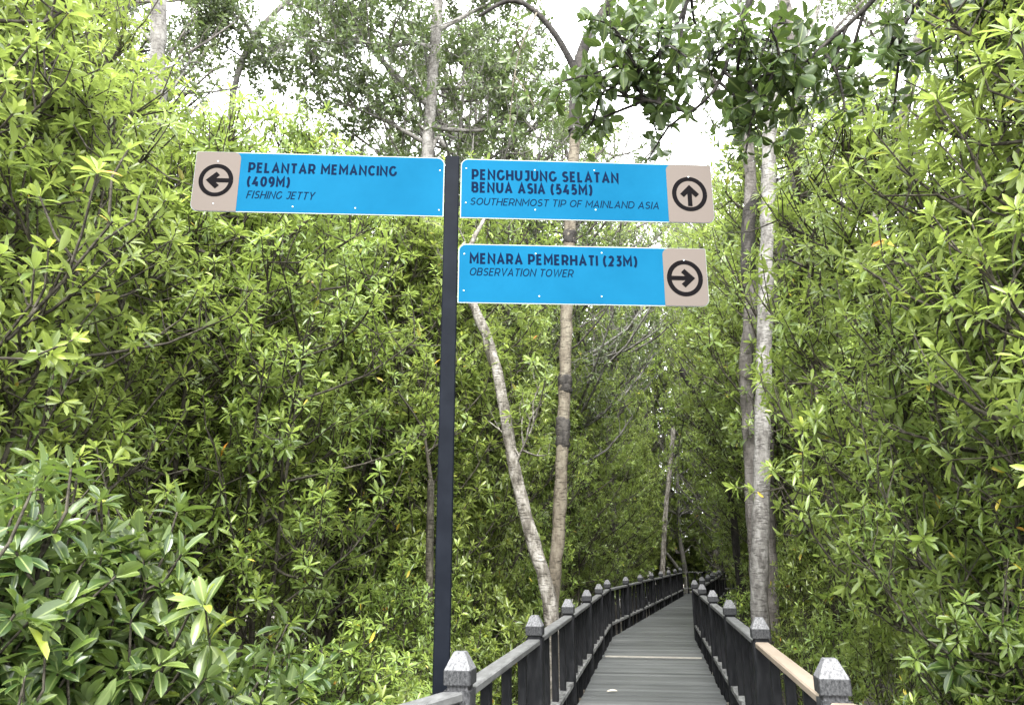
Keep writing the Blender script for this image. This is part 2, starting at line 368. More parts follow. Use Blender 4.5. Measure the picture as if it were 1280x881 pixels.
def railing(posts, label, bare=(), start=0):
    root = empty("railing", (*posts[0], 0), label, "railing")
    o2 = np.array(posts[0])
    def local(p): return (p[0] - o2[0], p[1] - o2[1], 0)
    for i, p in enumerate(posts):
        q = posts[min(i + 1, len(posts) - 1)]; pq = posts[max(i - 1, 0)] if i == len(posts) - 1 else p
        ang = math.atan2(q[0] - pq[0], q[1] - pq[1])
        po = link("post", PMW if i < 2 and len(posts) > 6 else PM, root); po.location = local(p); po.rotation_euler[2] = -ang * (0 if i == 1 else 1) + rng.normal(0, .012)
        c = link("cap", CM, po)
    for i, (p, q) in enumerate(zip(posts[:-1], posts[1:])):
        p = np.array(p); q = np.array(q); d = q - p; L = np.linalg.norm(d); d /= L; e = np.array([d[1], -d[0]])
        ax = [(e[0], e[1], 0), (d[0], d[1], 0), (0, 0, 1)]; m_ = (p + q) / 2 - o2
        tr = MB(); zt = CAPZ - .205 + rng.normal(0, .004)
        # profile board with eased edges, box long axis along d
        tr.box((m_[0], m_[1], zt), (.105, .046, L - .12), [(e[0], e[1], 0), (0, 0, 1), (d[0], d[1], 0)], bev=.008)
        bo = tr.build("top_rail", M_bare if i in bare else M_rail, root)
        if i in bare: bo["label"] = "unpainted bare wood top rail"
        lr = MB(); lr.box((m_[0], m_[1], DK + .235), (.11, .05, L - .11), [(e[0], e[1], 0), (0, 0, 1), (d[0], d[1], 0)], bev=.006)
        lr.build("lower_rail", M_rail_low, root)
        for k in (1, 2, 3):
            bl = link("baluster", BM, root); b_ = p + d * L * k / 4
            bl.location = local(b_); bl.rotation_euler[2] = -math.atan2(d[0], d[1])
    return root
M_rail_low = worn("weathered_low_rail", (.03, .03, .03), (.22, .22, .215), (20, 7, 20), .6, .38, .62)
railing(LP, "long black timber railing beside the signpost, grey pointed caps, bending at mid length")
railing(RP, "black timber railing with one bare wood top rail near the viewer", bare=(0, 1))
e0 = np.array(LP[-1]) + D2 * .25
railing([tuple(e0 + D2 * 1.7 + P2 * s) for s in (-.2, 1.1, 2.4, 3.7)], "short brown-black railing closing off the far end of the boardwalk")
# sloping timbers past the far end
b = MB(); a0, a1 = at(880, 716, 33.5), at(901, 694, 36); b.tube([a0, a1], [.06, .06], 6)
o = b.build("handrail", M_post); tag(o, "dark handrail sloping up beside the far end of the boardwalk", "handrail")
b = MB(); a0, a1 = at(830, 688, 33), at(847, 709, 33.5); b.tube(sm([a0, (a0 + a1) / 2 + [0, 0, .04], a1]), .055, 6)
o = b.build("broken_branch", M_bark_grey); tag(o, "pale broken branch slanting down over the far railing", "branch")

# ------------------------------------------------------------------ signpost
def arc(cx, cy, rx, ry, a0, a1, n=10): return [(cx + rx * math.cos(R_(a0 + (a1 - a0) * i / n)), cy + ry * math.sin(R_(a0 + (a1 - a0) * i / n))) for i in range(n + 1)]
G = {
 'A': (.86, [[(0, -.08), (.5, 1), (1, -.08)], [(.2, .27), (.8, .27)]]),
 'B': (.76, [[(0, 0), (0, 1), (.62, 1)] + arc(.62, .76, .3, .24, 90, -90)[1:] + [(.05, .52)], [(.3, .52), (.66, .52)] + arc(.66, .26, .34, .26, 90, -90)[1:] + [(0.02, 0)]]),
 'C': (.80, [arc(.54, .5, .54, .5, 42, 318, 20)]),
 'D': (.86, [[(0, 0), (0, 1), (.45, 1)] + arc(.45, .5, .55, .5, 90, -90, 16)[1:] + [(.02, 0)]]),
 'E': (.66, [[(1.02, 1), (0, 1), (0, 0), (1.04, 0)], [(.1, .52), (.9, .52)]]),
 'F': (.64, [[(1.04, 1), (0, 1), (0, -.08)], [(.1, .48), (.9, .48)]]),
 'G': (.84, [arc(.53, .5, .53, .5, 45, 335, 20) + [(1, .44)]]),
 'H': (.80, [[(0, -.08), (0, 1.08)], [(1, -.08), (1, 1.08)], [(.1, .5), (.9, .5)]]),
 'I': (.18, [[(.5, -.08), (.5, 1.08)]]),
 'J': (.62, [[(.1, 1), (1, 1), (1, .35)] + arc(.56, .32, .44, .32, 0, -145, 10)[1:]]),
 'L': (.62, [[(0, 1.08), (0, 0), (1.05, 0)]]),
 'M': (.96, [[(0, -.08), (0, 1), (.5, .3), (1, 1), (1, -.08)]]),
 'N': (.82, [[(0, -.08), (0, 1), (1, 0), (1, 1.08)]]),
 'O': (.92, [arc(.5, .5, .5, .5, 90, 449, 28)]),
 'P': (.74, [[(0, -.08), (0, 1), (.56, 1)] + arc(.56, .67, .44, .33, 90, -90, 12)[1:] + [(.02, .34)]]),
 'R': (.76, [[(0, -.08), (0, 1), (.56, 1)] + arc(.56, .68, .42, .32, 90, -90, 12)[1:] + [(.02, .36)], [(.58, .33), (1, -.06)]]),
 'S': (.70, [arc(.52, .75, .46, .25, 35, 270, 14)[:-1] + arc(.5, .26, .5, .26, 90, -150, 14)]),
 'T': (.72, [[(-.1, 1), (1.1, 1)], [(.5, .95), (.5, -.08)]]),
 'U': (.80, [[(0, 1.08), (0, .42)] + arc(.5, .42, .5, .42, 180, 360, 14)[1:] + [(1, 1.08)]]),
 'V': (.84, [[(0, 1.08), (.5, 0), (1, 1.08)]]),
 'W': (1.25, [[(0, 1.08), (.25, 0), (.5, 1), (.75, 0), (1, 1.08)]]),
 'Y': (.80, [[(0, 1.08), (.5, .42), (1, 1.08)], [(.5, .5), (.5, -.08)]]),
 '0': (.74, [arc(.5, .5, .5, .5, 90, 449, 24)]),
 '2': (.66, [arc(.48, .7, .46, .3, 155, -30, 12) + [(.05, 0), (1.05, 0)]]),
 '3': (.66, [[(.05, 1), (.9, 1), (.45, .6)] + arc(.48, .3, .5, .3, 80, -145, 14)]),
 '4': (.76, [[(.62, 1.06), (.02, .25), (1.05, .25)], [(.76, .5), (.76, -.08)]]),
 '5': (.66, [[(.95, 1), (.2, 1), (.12, .55), (.4, .6)] + arc(.46, .3, .52, .3, 85, -148, 14)]),
 '9': (.72, [arc(.48, .68, .46, .32, -10, 350, 20), [(.94, .66)] + arc(.45, .5, .52, .5, 5, -105, 12)]),
 '(': (.44, [arc(1.6, .46, 1.6, .66, 112, 248, 10)]), ')': (.44, [arc(-.6, .46, 1.6, .66, 68, -68, 10)]),
 ' ': (.30, []),
}
def ribbon(b, pts, t, put, z):
    P = np.array(pts, float); keep = [0] + [i for i in range(1, len(P)) if np.linalg.norm(P[i] - P[i - 1]) > 1e-5]; P = P[keep]
    d = np.diff(P, axis=0); d /= np.linalg.norm(d, axis=1)[:, None]; nn = np.stack([-d[:, 1], d[:, 0]], 1)
    off = []
    for i in range(len(P)):
        if i == 0: m_ = nn[0]
        elif i == len(P) - 1: m_ = nn[-1]
        else:
            s = nn[i - 1] + nn[i]; L = np.linalg.norm(s)
            if L < .3: m_ = nn[i]
            else: s /= L; m_ = s / max(s @ nn[i], .42)
        off.append(m_ * t / 2)
    off = np.array(off); V = [put(*(p + o), z) for p, o in zip(P, off)] + [put(*(p - o), z) for p, o in zip(P, off)]
    n = len(P); b.add(V, quads=[(n + i, n + i + 1, i + 1, i) for i in range(n - 1)])
def text(b, s, u0, u1, base, cap, bold, shear, put, z0):
    t = cap * (.205 if bold else .13); gap = cap * .12
    adv = sum(G[c][0] for c in s) * cap + gap * (len(s) - 1); k = (u1 - u0) / adv
    x = u0; lay = 0
    for c in s:
        w_, strokes = G[c]; W = w_ * cap * k
        for st_ in strokes:
            pts = []
            for (a, y) in st_:
                yy = base + t / 2 + y * (cap - t); xx = x + t / 2 + a * (W - t)
                pts.append((xx + shear * (yy - base), yy))
            ribbon(b, pts, t, put, z0 + (lay % 2) * .00012); lay += 1
        x += W + gap * k
def outline(u0, u1, v0, v1, r):
    """rectangle with corner radii r = (bl, br, tr, tl)"""
    o = []
    for (cx, cy, sx, sy, rr, a) in ((u0, v0, 1, 1, r[0], 180), (u1, v0, -1, 1, r[1], 270), (u1, v1, -1, -1, r[2], 0), (u0, v1, 1, -1, r[3], 90)):
        o += arc(cx + sx * rr, cy + sy * rr, rr, rr, a, a + 90, 8) if rr > 0.002 else [(cx, cy)]
    return o
def plate(b, ol, put, z0, z1):
    n = len(ol); V = [put(u, v, z0) for u, v in ol] + [put(u, v, z1) for u, v in ol]
    b.add(V, quads=[(i, (i + 1) % n, n + (i + 1) % n, n + i) for i in range(n)])
    o = b.n - 2 * n; b.ngon_idx([o + n + i for i in range(n)]); b.ngon_idx([o + i for i in reversed(range(n))])

sp = empty("signpost", (-1.0966, 4.3353, 0), "tall black post carrying three blue direction boards with arrows", "signpost")
ang = R_(3.2); tilt = .002
U3 = _r0 * math.cos(ang) + _fh * math.sin(ang)
UU = Vector(U3 * math.cos(tilt) - _z * math.sin(tilt)); ZZ = Vector(_z * math.cos(tilt) + U3 * math.sin(tilt)); NN = UU.cross(ZZ)   # NN faces the viewer
sp.matrix_world = Matrix(((UU[0], ZZ[0], NN[0], -1.0966), (UU[1], ZZ[1], NN[1], 4.3353), (UU[2], ZZ[2], NN[2], 0), (0, 0, 0, 1)))
put = lambda u, v, z: (u, v, z)          # local: x along the boards, y up the post, z to the viewer
b = MB(); b.box((0, 2.5, 0), (.094, .094, 5.25), [(1, 0, 0), (0, 0, 1), (0, 1, 0)], bev=.006); b.build("pole", M_pole, sp)
def board(u0, u1, v0, v1, left, lines, lbl, arrow, beige, cen, cr, rivets):
    rc = .05
    outer = (rc, 0.0, rc, 0.012) if left else (0.0, rc, 0.012, rc)
    b = MB(); plate(b, outline(u0, u1, v0, v1, outer), put, .030, .036); pn = b.build("sign_panel", M_edge, sp); pn["label"] = lbl
    e = .006; inn = tuple(max(r - e, 0) for r in outer)
    b = MB(); plate(b, outline(u0 + e, u1 - e, v0 + e, v1 - e, inn), put, .0355, .0375); b.build("blue_face", M_blue, pn)
    if left: ol = outline(u0 + .003, beige, v0 + .003, v1 - .003, (rc, 0, .045, .012))
    else: ol = outline(beige, u1 - .003, v0 + .003, v1 - .003, (0, rc, .012, .045))
    b = MB(); plate(b, ol, put, .0372, .0395); b.build("arrow_plate", M_beige, pn)
    b = MB(); cx, cy = cen; th_ = .028 if left else .03
    ring = arc(cx, cy, cr - th_ / 2, (cr - th_ / 2) * 1.07, 0, 360, 48); ribbon(b, ring, th_, put, .0403)
    dx, dy = arrow; px, py = -dy, dx; k = cr
    tail = (cx - dx * (k - th_), cy - dy * (k - th_)); tip = (cx + dx * k * .46, cy + dy * k * .46)
    ribbon(b, [tail, (cx + dx * k * .33, cy + dy * k * .33)], .030, put, .0406)
    tip = (cx + dx * k * .36, cy + dy * k * .36)
    ribbon(b, [(tip[0] - dx * k * .46 + px * k * .44, tip[1] - dy * k * .46 + py * k * .44), tip, (tip[0] - dx * k * .46 - px * k * .44, tip[1] - dy * k * .46 - py * k * .44)], .034, put, .0409)
    b.build("arrow_symbol", M_black, pn)
    for (s, a0, a1, base, cap, bold) in lines:
        b = MB(); text(b, s, a0, a1, v1 - base, cap, bold, 0 if bold else .2, put, .0383); b.build("lettering", M_navy, pn)
    for (ru, rv) in rivets:
        b = MB(); ol = arc(ru, rv, .0045, .0045, 0, 360, 10)[:-1]; plate(b, ol, put, .0372, .0412); b.build("rivet", M_rivet, pn)
board(-1.667, -.050, 4.688, 5.115, True,
      [("PELANTAR MEMANCING", -1.326, -.362, .147, .076, 1), ("(409M)", -1.326, -1.050, .246, .076, 1), ("FISHING JETTY", -1.322, -.890, .330, .055, 0)],
      "blue board reading PELANTAR MEMANCING with an arrow pointing to the fishing jetty", (-1, 0), -1.378, (-1.523, 4.908), .110,
      [(-1.02, 4.733), (-.62, 4.733), (-.080, 5.02), (-.080, 4.733), (-1.523, 5.045), (-1.523, 4.742)])
board(.058, 1.747, 4.682, 5.112, False,
      [("PENGHUJUNG SELATAN", .130, 1.114, .155, .080, 1), ("BENUA ASIA (545M)", .130, .934, .248, .080, 1), ("SOUTHERNMOST TIP OF MAINLAND ASIA", .120, 1.374, .336, .052, 0)],
      "blue board reading PENGHUJUNG SELATAN BENUA ASIA with an upward arrow", (0, 1), 1.438, (1.588, 4.891), .119,
      [(.094, 5.04), (.094, 4.79), (.55, 4.75), (.95, 4.76), (1.588, 5.018), (.55, 5.04), (.95, 5.05)])
board(.052, 1.668, 4.098, 4.500, False,
      [("MENARA PEMERHATI (23M)", .124, 1.212, .138, .076, 1), ("OBSERVATION TOWER", .122, .788, .217, .053, 0)],
      "lower blue board reading MENARA PEMERHATI with an arrow to the observation tower", (1, 0), 1.380, (1.518, 4.290), .118,
      [(.09, 4.43), (.09, 4.18), (.57, 4.15), (.97, 4.155), (.55, 4.44), (.98, 4.455), (1.518, 4.415)])

# ------------------------------------------------------------------ foliage
LEAF = {  # t along, width, both sides; fold + droop
 0: dict(t=(0, .22, .54, .82, 1), w=(0, .68, 1, .74, 0)),
 1: dict(t=(0, .36, .76, 1), w=(0, .9, .86, 0)),
 2: dict(t=(0, .5, 1), w=(0, 1, 0)),
}
def leaves(mb, P, Dr, Up, L, W, tone, lod, fold=.22, droop=.18):
    """P (n,3) base, Dr unit direction, Up approx face normal, L, W (n,), tone (n,)"""
    n = len(P)
    Sd = np.cross(Dr, Up); Sd /= np.linalg.norm(Sd, axis=1)[:, None] + 1e-9; Nn = np.cross(Sd, Dr)
    T = LEAF[lod]; ts, ws = T['t'], T['w']; V = []; UV = []
    L3, W3 = L[:, None], W[:, None]
    def pt(t, s, hgt): return P + Dr * L3 * t + Sd * W3 * s + Nn * (hgt * W3 - droop * L3 * t * t)
    V.append(pt(0, 0, 0)); UV.append((0, 0))
    for t, w_ in zip(ts[1:-1], ws[1:-1]):
        V += [pt(t, -w_ / 2, fold * w_), pt(t, 0, 0), pt(t, w_ / 2, fold * w_)]; UV += [(-w_, t), (0, t), (w_, t)]
    V.append(pt(1, 0, 0)); UV.append((0, 1))
    k = len(V); V = np.stack(V, 1).reshape(-1, 3); UV = np.tile(np.array(UV), (n, 1))
    m = len(ts) - 2; tri = [(0, 2, 1), (0, 3, 2)]; quad = []
    for i in range(m - 1):
        a = 1 + 3 * i; quad += [(a, a + 1, a + 4, a + 3), (a + 1, a + 2, a + 5, a + 4)]
    a = 1 + 3 * (m - 1); tri += [(a, a + 1, k - 1), (a + 1, a + 2, k - 1)]
    of = np.arange(n)[:, None, None] * k
    tri = (np.array(tri)[None] + of).reshape(-1, 3); t3 = np.repeat(tone, 4)
    if quad: quad_ = (np.array(quad)[None] + of).reshape(-1, 4); t4 = np.repeat(tone, len(quad))
    else: quad_ = None; t4 = None
    mb.add(V, tris=tri, quads=quad_, tone=(t3, t4), uv=UV)

def unit(v): return v / (np.linalg.norm(v, axis=-1, keepdims=True) + 1e-9)
def whorls(mb, P, A, r, L0, ratio, k, lod, tone_shift=0.0, spread=(25, 105), fresh=.12):
    n = len(P)
    if n == 0: return
    A = unit(A); ref = np.where(np.abs(A[:, 2:3]) < .9, np.array([[0, 0, 1.0]]), np.array([[1.0, 0, 0]]))
    a = unit(np.cross(A, ref)); b = np.cross(A, a)
    ph = (np.arange(k)[None] * 2.39996 + r.uniform(0, 6.28, (n, 1)) + r.normal(0, .25, (n, k)))
    age = (np.arange(k)[None] + r.uniform(-.7, .7, (n, k))) / k          # 0 young (upright) .. 1 old (spread)
    pol = np.radians(spread[0] + (spread[1] - spread[0]) * np.clip(age, 0, 1) + r.normal(0, 17, (n, k)))
    rad = np.cos(ph)[..., None] * a[:, None] + np.sin(ph)[..., None] * b[:, None]
    Dr = np.cos(pol)[..., None] * A[:, None] + np.sin(pol)[..., None] * rad
    Dr[..., 2] -= .12; Dr = unit(Dr)
    Up = unit(np.sin(pol)[..., None] * A[:, None] - np.cos(pol)[..., None] * rad + np.array([0, 0, .35]) + r.normal(0, .25, (n, k, 3)))
    base = P[:, None] - A[:, None] * (age[..., None] * .22 * L0) + Dr * .08 * L0
    L = L0 * r.uniform(.62, 1.2, (n, 1)) * r.uniform(.72, 1.2, (n, k)) * np.where(age < .15, .75, 1)
    wt = r.normal(0, .11, (n, 1))
    tone = .62 - .42 * age + wt + r.normal(0, .10, (n, k)) + tone_shift
    isf = r.random((n, 1)) < fresh
    tone = np.where(isf, tone + .2, tone)
    tone = np.clip(tone, 0, .965)
    odd = r.random((n, k)); tone = np.where(odd < .004, .99, tone); tone = np.where(odd > .9994, 1.0, tone)
    keep = (r.random((n, k)) > .13).ravel()
    leaves(mb, *[q_[keep] for q_ in (base.reshape(-1, 3), Dr.reshape(-1, 3), Up.reshape(-1, 3), L.ravel(), (L * ratio * r.uniform(.8, 1.25, (n, k))).ravel(), tone.ravel())], lod)

def twiggery(tk, lf, limbs, r, n_twig, tlen, L0, ratio, k, lod, per=1.6, s0=.35, up=.55, tone_shift=0., spread=(25, 105), tr=.006, seg=4, fresh=.12):
    """twigs and whorls along a list of limb polylines"""
    Pw, Aw, sh = [], [], []
    for path in limbs:
        path = np.asarray(path); m = len(path); Ls = np.linalg.norm(np.diff(path, axis=0), axis=1).sum()
        cen = path[0]
        nt_ = max(1, int(round(n_twig * (.5 + .5 * r.random()))))
        for i in range(nt_):
            s = s0 + (1 - s0) * (i + r.random()) / nt_; s = min(s, .999)
            x = s * (m - 1); j = int(x); p = path[j] + (path[j + 1] - path[j]) * (x - j); dl = unit(path[j + 1] - path[j])
            d = unit(dl * .6 + r.normal(0, .75, 3) + np.array([0, 0, up]))
            ln = tlen * r.uniform(.5, 1.25); mid = p + d * ln * .5 + r.normal(0, .06 * ln, 3); e = p + unit(d + np.array([0, 0, up * .5])) * ln
            tk.tube([p, mid, e], [tr * 1.3, tr, tr * .75], 3 if lod else seg, cap=False)
            Pw.append(e); Aw.append(e - mid)
            if r.random() < per - 1:
                q = r.uniform(.35, .75); Pw.append(p + (e - p) * q + r.normal(0, .03, 3)); Aw.append(d + r.normal(0, .5, 3) + [0, 0, .3])
        Pw.append(path[-1]); Aw.append(path[-1] - path[-2] + np.array([0, 0, .02]))
    if Pw:
        whorls(lf, np.array(Pw), np.array(Aw), r, L0, ratio, k, lod, tone_shift, spread, fresh)
        q = np.array(Pw) - unit(np.array(Aw)) * r.uniform(.06, .22, (len(Pw), 1)); sel = r.random(len(q)) < .7     # older leaves lower on the twigs
        whorls(lf, q[sel], np.array(Aw)[sel], r, L0 * .95, ratio * 1.1, 3, lod, tone_shift - .12, (60, 125), 0.0)

def shrub(seed, H, Rr, zb, n_limb, n_twig, L0, lod, stems=1, k=10, ratio=.34, tlen=.42, matl=None, matb=None, r0=.035, top=.35, tr=.006, per=1.6, ts=0.):
    r = np.random.default_rng(seed); tk, lf = MB(), MB(); limbs = []
    for s in range(stems):
        az0 = r.uniform(0, 6.28); off = 0.0 if stems == 1 else .15 * Rr
        m = 9; z = np.linspace(0, H * (1 if s == 0 else r.uniform(.75, .98)), m)
        bend = np.cumsum(r.normal(0, .035 * H / 6, (m, 2)), axis=0); bend -= bend[0]
        lean = off * 2.2 * (z / H)[:, None] ** .8 * np.array([[math.cos(az0), math.sin(az0)]])
        tr_path = np.column_stack([bend + lean, z - .05]); tr_path = sm(tr_path, 2)
        tk.tube(tr_path, np.linspace(r0, r0 * .22, len(tr_path)) / (1 if s == 0 else 1.3), 6 if lod < 2 else 5)
        nl = n_limb // stems
        for i in range(nl):
            q = (i + r.random()) / nl; ze = zb + (H - zb) * q
            prof = math.sin(math.pi * min(1, .18 + .62 * q)) if q < .6 else (1 - top) * (1 - (q - .6) / .4) ** .8 + top * (1 - ((q - .6) / .4) ** 3)
            rad = Rr * max(prof, .15) * math.sqrt(r.uniform(.12, 1.1)); az = i * 2.39996 + r.normal(0, .4)
            zs = max(.12 * H, ze - rad * r.uniform(.5, 1.2) - .1); 
            zz = tr_path[:, 2]; j = min(np.searchsorted(zz, zs), len(zz) - 1); p0 = tr_path[j]
            c_ = tr_path[min(np.searchsorted(zz, ze), len(zz) - 1)]
            e = np.array([c_[0] + rad * math.cos(az), c_[1] + rad * math.sin(az), min(ze, zz[-1] + .25)])
            mid = p0 + (e - p0) * .5 + np.array([math.cos(az), math.sin(az), -.4]) * rad * .12 + r.normal(0, .04, 3)
            path = sm([p0, mid, e], 2); limbs.append(path)
            tk.tube(path, np.linspace(r0 * .38, r0 * .16, len(path)), 4 if lod < 2 else 3, cap=False)
        limbs.append(tr_path[len(tr_path) * 2 // 3:])
    twiggery(tk, lf, limbs, r, n_twig, tlen, L0, ratio, k, lod, per=per, tr=tr, tone_shift=ts)
    return tk.mesh("trunk", matb or M_bark_shrub, True), lf.mesh("crown", matl or M_leaf, lod < 2)

VAR = {
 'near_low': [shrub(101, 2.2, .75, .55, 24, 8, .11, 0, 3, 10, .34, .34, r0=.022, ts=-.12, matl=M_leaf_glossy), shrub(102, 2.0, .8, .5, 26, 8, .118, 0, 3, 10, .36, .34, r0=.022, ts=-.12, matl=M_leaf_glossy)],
 'near_tall': [shrub(111, 6.0, 1.0, 1.0, 58, 11, .10, 0, 2, 12, .31, .42, r0=.035), shrub(112, 5.6, 1.05, .7, 58, 11, .098, 0, 2, 12, .32, .42, r0=.035)],
 'mid_low': [shrub(121, 2.6, .95, .4, 32, 9, .10, 1, 3, 11, .29, .36, r0=.022), shrub(122, 3.0, .9, .9, 32, 9, .10, 1, 2, 11, .28, .36, r0=.024)],
 'mid_tall': [shrub(131, 5.6, 1.15, 1.9, 70, 11, .105, 1, 2, 12, .27, .45, r0=.035), shrub(132, 6.2, 1.1, 2.2, 70, 11, .11, 1, 1, 13, .25, .45, r0=.04), shrub(133, 5.8, 1.2, 1.6, 70, 11, .10, 1, 3, 12, .27, .45, r0=.035)],
 'far_full': [shrub(143, 8.0, 1.5, 2.0, 64, 10, .115, 1, 2, 10, .33, .5, r0=.05), shrub(144, 7.4, 1.45, 1.5, 60, 10, .11, 1, 1, 11, .30, .5, r0=.05)],
 'far_tall': [shrub(141, 8.0, 1.5, 3.8, 64, 10, .115, 1, 2, 10, .33, .5, r0=.05), shrub(142, 7.4, 1.45, 3.2, 60, 10, .11, 1, 1, 11, .30, .5, r0=.05)],
 'wood': [shrub(151, 11.0, 2.3, 1.8, 90, 9, .15, 2, 1, 9, .42, .6, M_leaf_far, M_bark_mid, .09, tr=.009), shrub(152, 10.0, 2.5, 1.2, 90, 9, .15, 2, 2, 9, .42, .6, M_leaf_far, M_bark_mid, .08, tr=.009), shrub(153, 12.0, 2.1, 3.0, 90, 9, .14, 2, 1, 9, .44, .6, M_leaf_far, M_bark_grey, .09, tr=.009)],
 'tall_wood': [shrub(171, 20.0, 2.9, 8.0, 95, 10, .16, 2, 1, 9, .40, .65, M_leaf_far, M_bark_mid, .11, tr=.009, top=.6), shrub(172, 19.0, 3.0, 7.0, 95, 10, .16, 2, 1, 9, .40, .65, M_leaf_far, M_bark_grey, .11, tr=.009, top=.6)],
 'canopy': [shrub(161, 15.0, 3.2, 6.0, 70, 10, .13, 2, 1, 8, .45, .7, M_leaf_canopy, M_bark_grey, .12, tr=.009, top=.7), shrub(162, 16.0, 3.0, 7.0, 70, 10, .13, 2, 1, 8, .45, .7, M_leaf_canopy, M_bark_mid, .12, tr=.009, top=.7)],
}
VH = {'tall_wood': (20., 19.), 'far_full': (8.0, 7.4), 'canopy': (15., 16.), 'near_low': (2.2, 2.0), 'near_tall': (6.0, 5.6), 'mid_low': (2.6, 3.0), 'mid_tall': (5.6, 6.2, 5.8), 'far_tall': (8.0, 7.4), 'wood': (11., 10., 12.)}
VR = {'tall_wood': 3.0, 'far_full': 1.6, 'canopy': 3.2, 'near_low': .85, 'near_tall': 1.05, 'mid_low': 1.0, 'mid_tall': 1.25, 'far_tall': 1.6, 'wood': 2.5}
GRP = {
 'L': ("large-leaved mangrove sapling crowding the railing with bare wood", "big-leaved saplings by the bare wood railing"),
 'K': ("tall tree with thin grey-green canopy showing the white sky behind the boards", "thin-crowned canopy trees"),
 'A': ("large-leaved mangrove sapling close to the viewer below the fishing jetty board", "big-leaved saplings close to the viewer"),
 'B': ("bushy narrow-leaved mangrove in the thicket behind the fishing jetty board", "thicket behind the fishing jetty board"),
 'C': ("narrow-leaved mangrove standing between the black signpost and the leaning pale trunk", "mangroves between signpost and leaning trunk"),
 'D': ("bright green mangrove in the thicket past the railing with bare wood", "thicket past the bare wood railing"),
 'E': ("low mangrove bush growing against the outside of a boardwalk railing", "low bushes along the railings"),
 'F': ("tall dense mangrove in the wood around the far end of the boardwalk", "wood around the far end of the boardwalk"),
 'G': ("tall mangrove deep in the wood rising behind the fishing jetty thicket", "wood behind the fishing jetty thicket"),
 'H': ("tall mangrove deep in the wood beyond the twin grey trunks", "wood beyond the twin grey trunks"),
}
def plant(kind, x, y, h, grp, sxy=1.0, name=None):
    i = int(rng.integers(len(VAR[kind]))); tm, cm = VAR[kind][i]; s = h / VH[kind][i]
    nm = name or {'near_low': "mangrove_sapling", 'mid_low': "mangrove_bush"}.get(kind, "mangrove_tree")
    o = empty(nm, (x, y, -.05), GRP[grp][0], {'mangrove_tree': 'tree', 'mangrove_sapling': 'sapling', 'mangrove_bush': 'bush'}[nm], GRP[grp][1])
    k = sxy * min(1.15, max(.85, s))
    o.scale = (k, k, s); o.rotation_euler = (rng.normal(0, .03), rng.normal(0, .03), rng.uniform(0, 6.28))
    link("trunk", tm, o); link("crown", cm, o)
    return o
SKY = [(-300, -400), (0, -120), (170, -60), (215, 60), (250, 120), (300, 165), (400, 172), (480, 160), (560, 165), (620, 190), (700, 190), (760, 190), (860, 200), (960, 200), (1050, 170), (1120, 165), (1190, 90), (1280, -60), (1500, -400)]
def px_of(x, y):
    d = np.array([x, y, EYE[2]]) - EYE; z = d @ _f
    return (640 + F_PX * (d @ _r) / z if z > .3 else -9999), math.hypot(d[0], d[1])
def hmax(px, D):
    ysk = np.interp(px, [a for a, _ in SKY], [b for _, b in SKY])
    e = PITCH + math.atan((440.5 - ysk) / F_PX); return EYE[2] + D * math.tan(e)
def walk_x(y): return 0 if y < BEND else (y - BEND) * math.tan(A2)
def blocked(px, rp, D):
    # keep the view of the leaning and tan trunks, the twin grey trunks and the post clear
    if D < 9.3 and px + rp > 588 and px - rp < 735: return True
    if D < 9.3 and px + rp > 905 and px - rp < 968: return True
    if D < 7.2 and px + rp * 1.65 > 240 and px < 600: return True
    if D < 4.7 and px + rp > 470 and px - rp < 735: return True
    return False
rows = []
def row(x0, y0, y1, step, kind, hr, grp, sxy=1.0, jx=.25):
    y = y0
    while y < y1:
        rows.append((x0 + rng.normal(0, jx), y + rng.normal(0, .2), kind, hr, grp, sxy)); y += step
# left of the walk
row(-2.3, 5.2, 9, 1.15, 'mid_tall', (3.8, 5.6), 'B'); row(-3.0, 4.0, 10, 1.15, 'mid_tall', (5.2, 7), 'B')
row(-4.1, 3.4, 12, 1.3, 'mid_tall', (5.8, 8), 'B'); row(-5.2, 4.2, 14, 1.3, 'mid_tall', (6.5, 9), 'B')
row(-3.2, 10, 20, 1.6, 'far_tall', (7, 10), 'G'); row(-2.3, 11, 18, 1.4, 'far_tall', (6.5, 9.5), 'C')
row(-5, 7.5, 16, 1.6, 'mid_low', (2.4, 3.2), 'B'); row(-7, 9, 18, 2, 'mid_low', (2.4, 3.4), 'B', 1.1); row(-3.3, 11, 22, 1.8, 'mid_low', (2.4, 3.2), 'C'); row(3, 10, 24, 2, 'mid_low', (2.4, 3.4), 'H', 1.1)
row(-6.6, 5.4, 16, 2.6, 'far_tall', (7, 9), 'G'); row(-8.4, 7, 20, 3.2, 'far_tall', (7, 10), 'G'); row(-5, 13, 22, 2.8, 'far_tall', (7, 9), 'G')
row(-11, 9, 26, 3.2, 'wood', (9, 12), 'G', 1, .6); row(-15, 12, 34, 4, 'wood', (9, 13), 'G', 1, .8); row(-7.5, 20, 40, 3.4, 'wood', (9, 12), 'G', 1, .6)
# right of the walk
row(2.0, 4.7, 9, 1.15, 'mid_tall', (4.5, 6), 'D', .85, .12); row(2.9, 3.9, 10, 1.2, 'mid_tall', (5, 6.5), 'D'); row(4.0, 4.3, 13, 1.35, 'mid_tall', (5.5, 7), 'D')
row(2.7, 10.8, 20, 1.5, 'far_tall', (8, 11), 'H'); row(5.3, 6, 16, 2.5, 'far_tall', (7, 10), 'H'); row(7.4, 8, 20, 3.2, 'far_tall', (8, 10), 'H')
row(10, 11, 26, 3.3, 'wood', (9, 12), 'H', 1, .6); row(14, 14, 34, 4.2, 'wood', (10, 13), 'H', 1, .8)
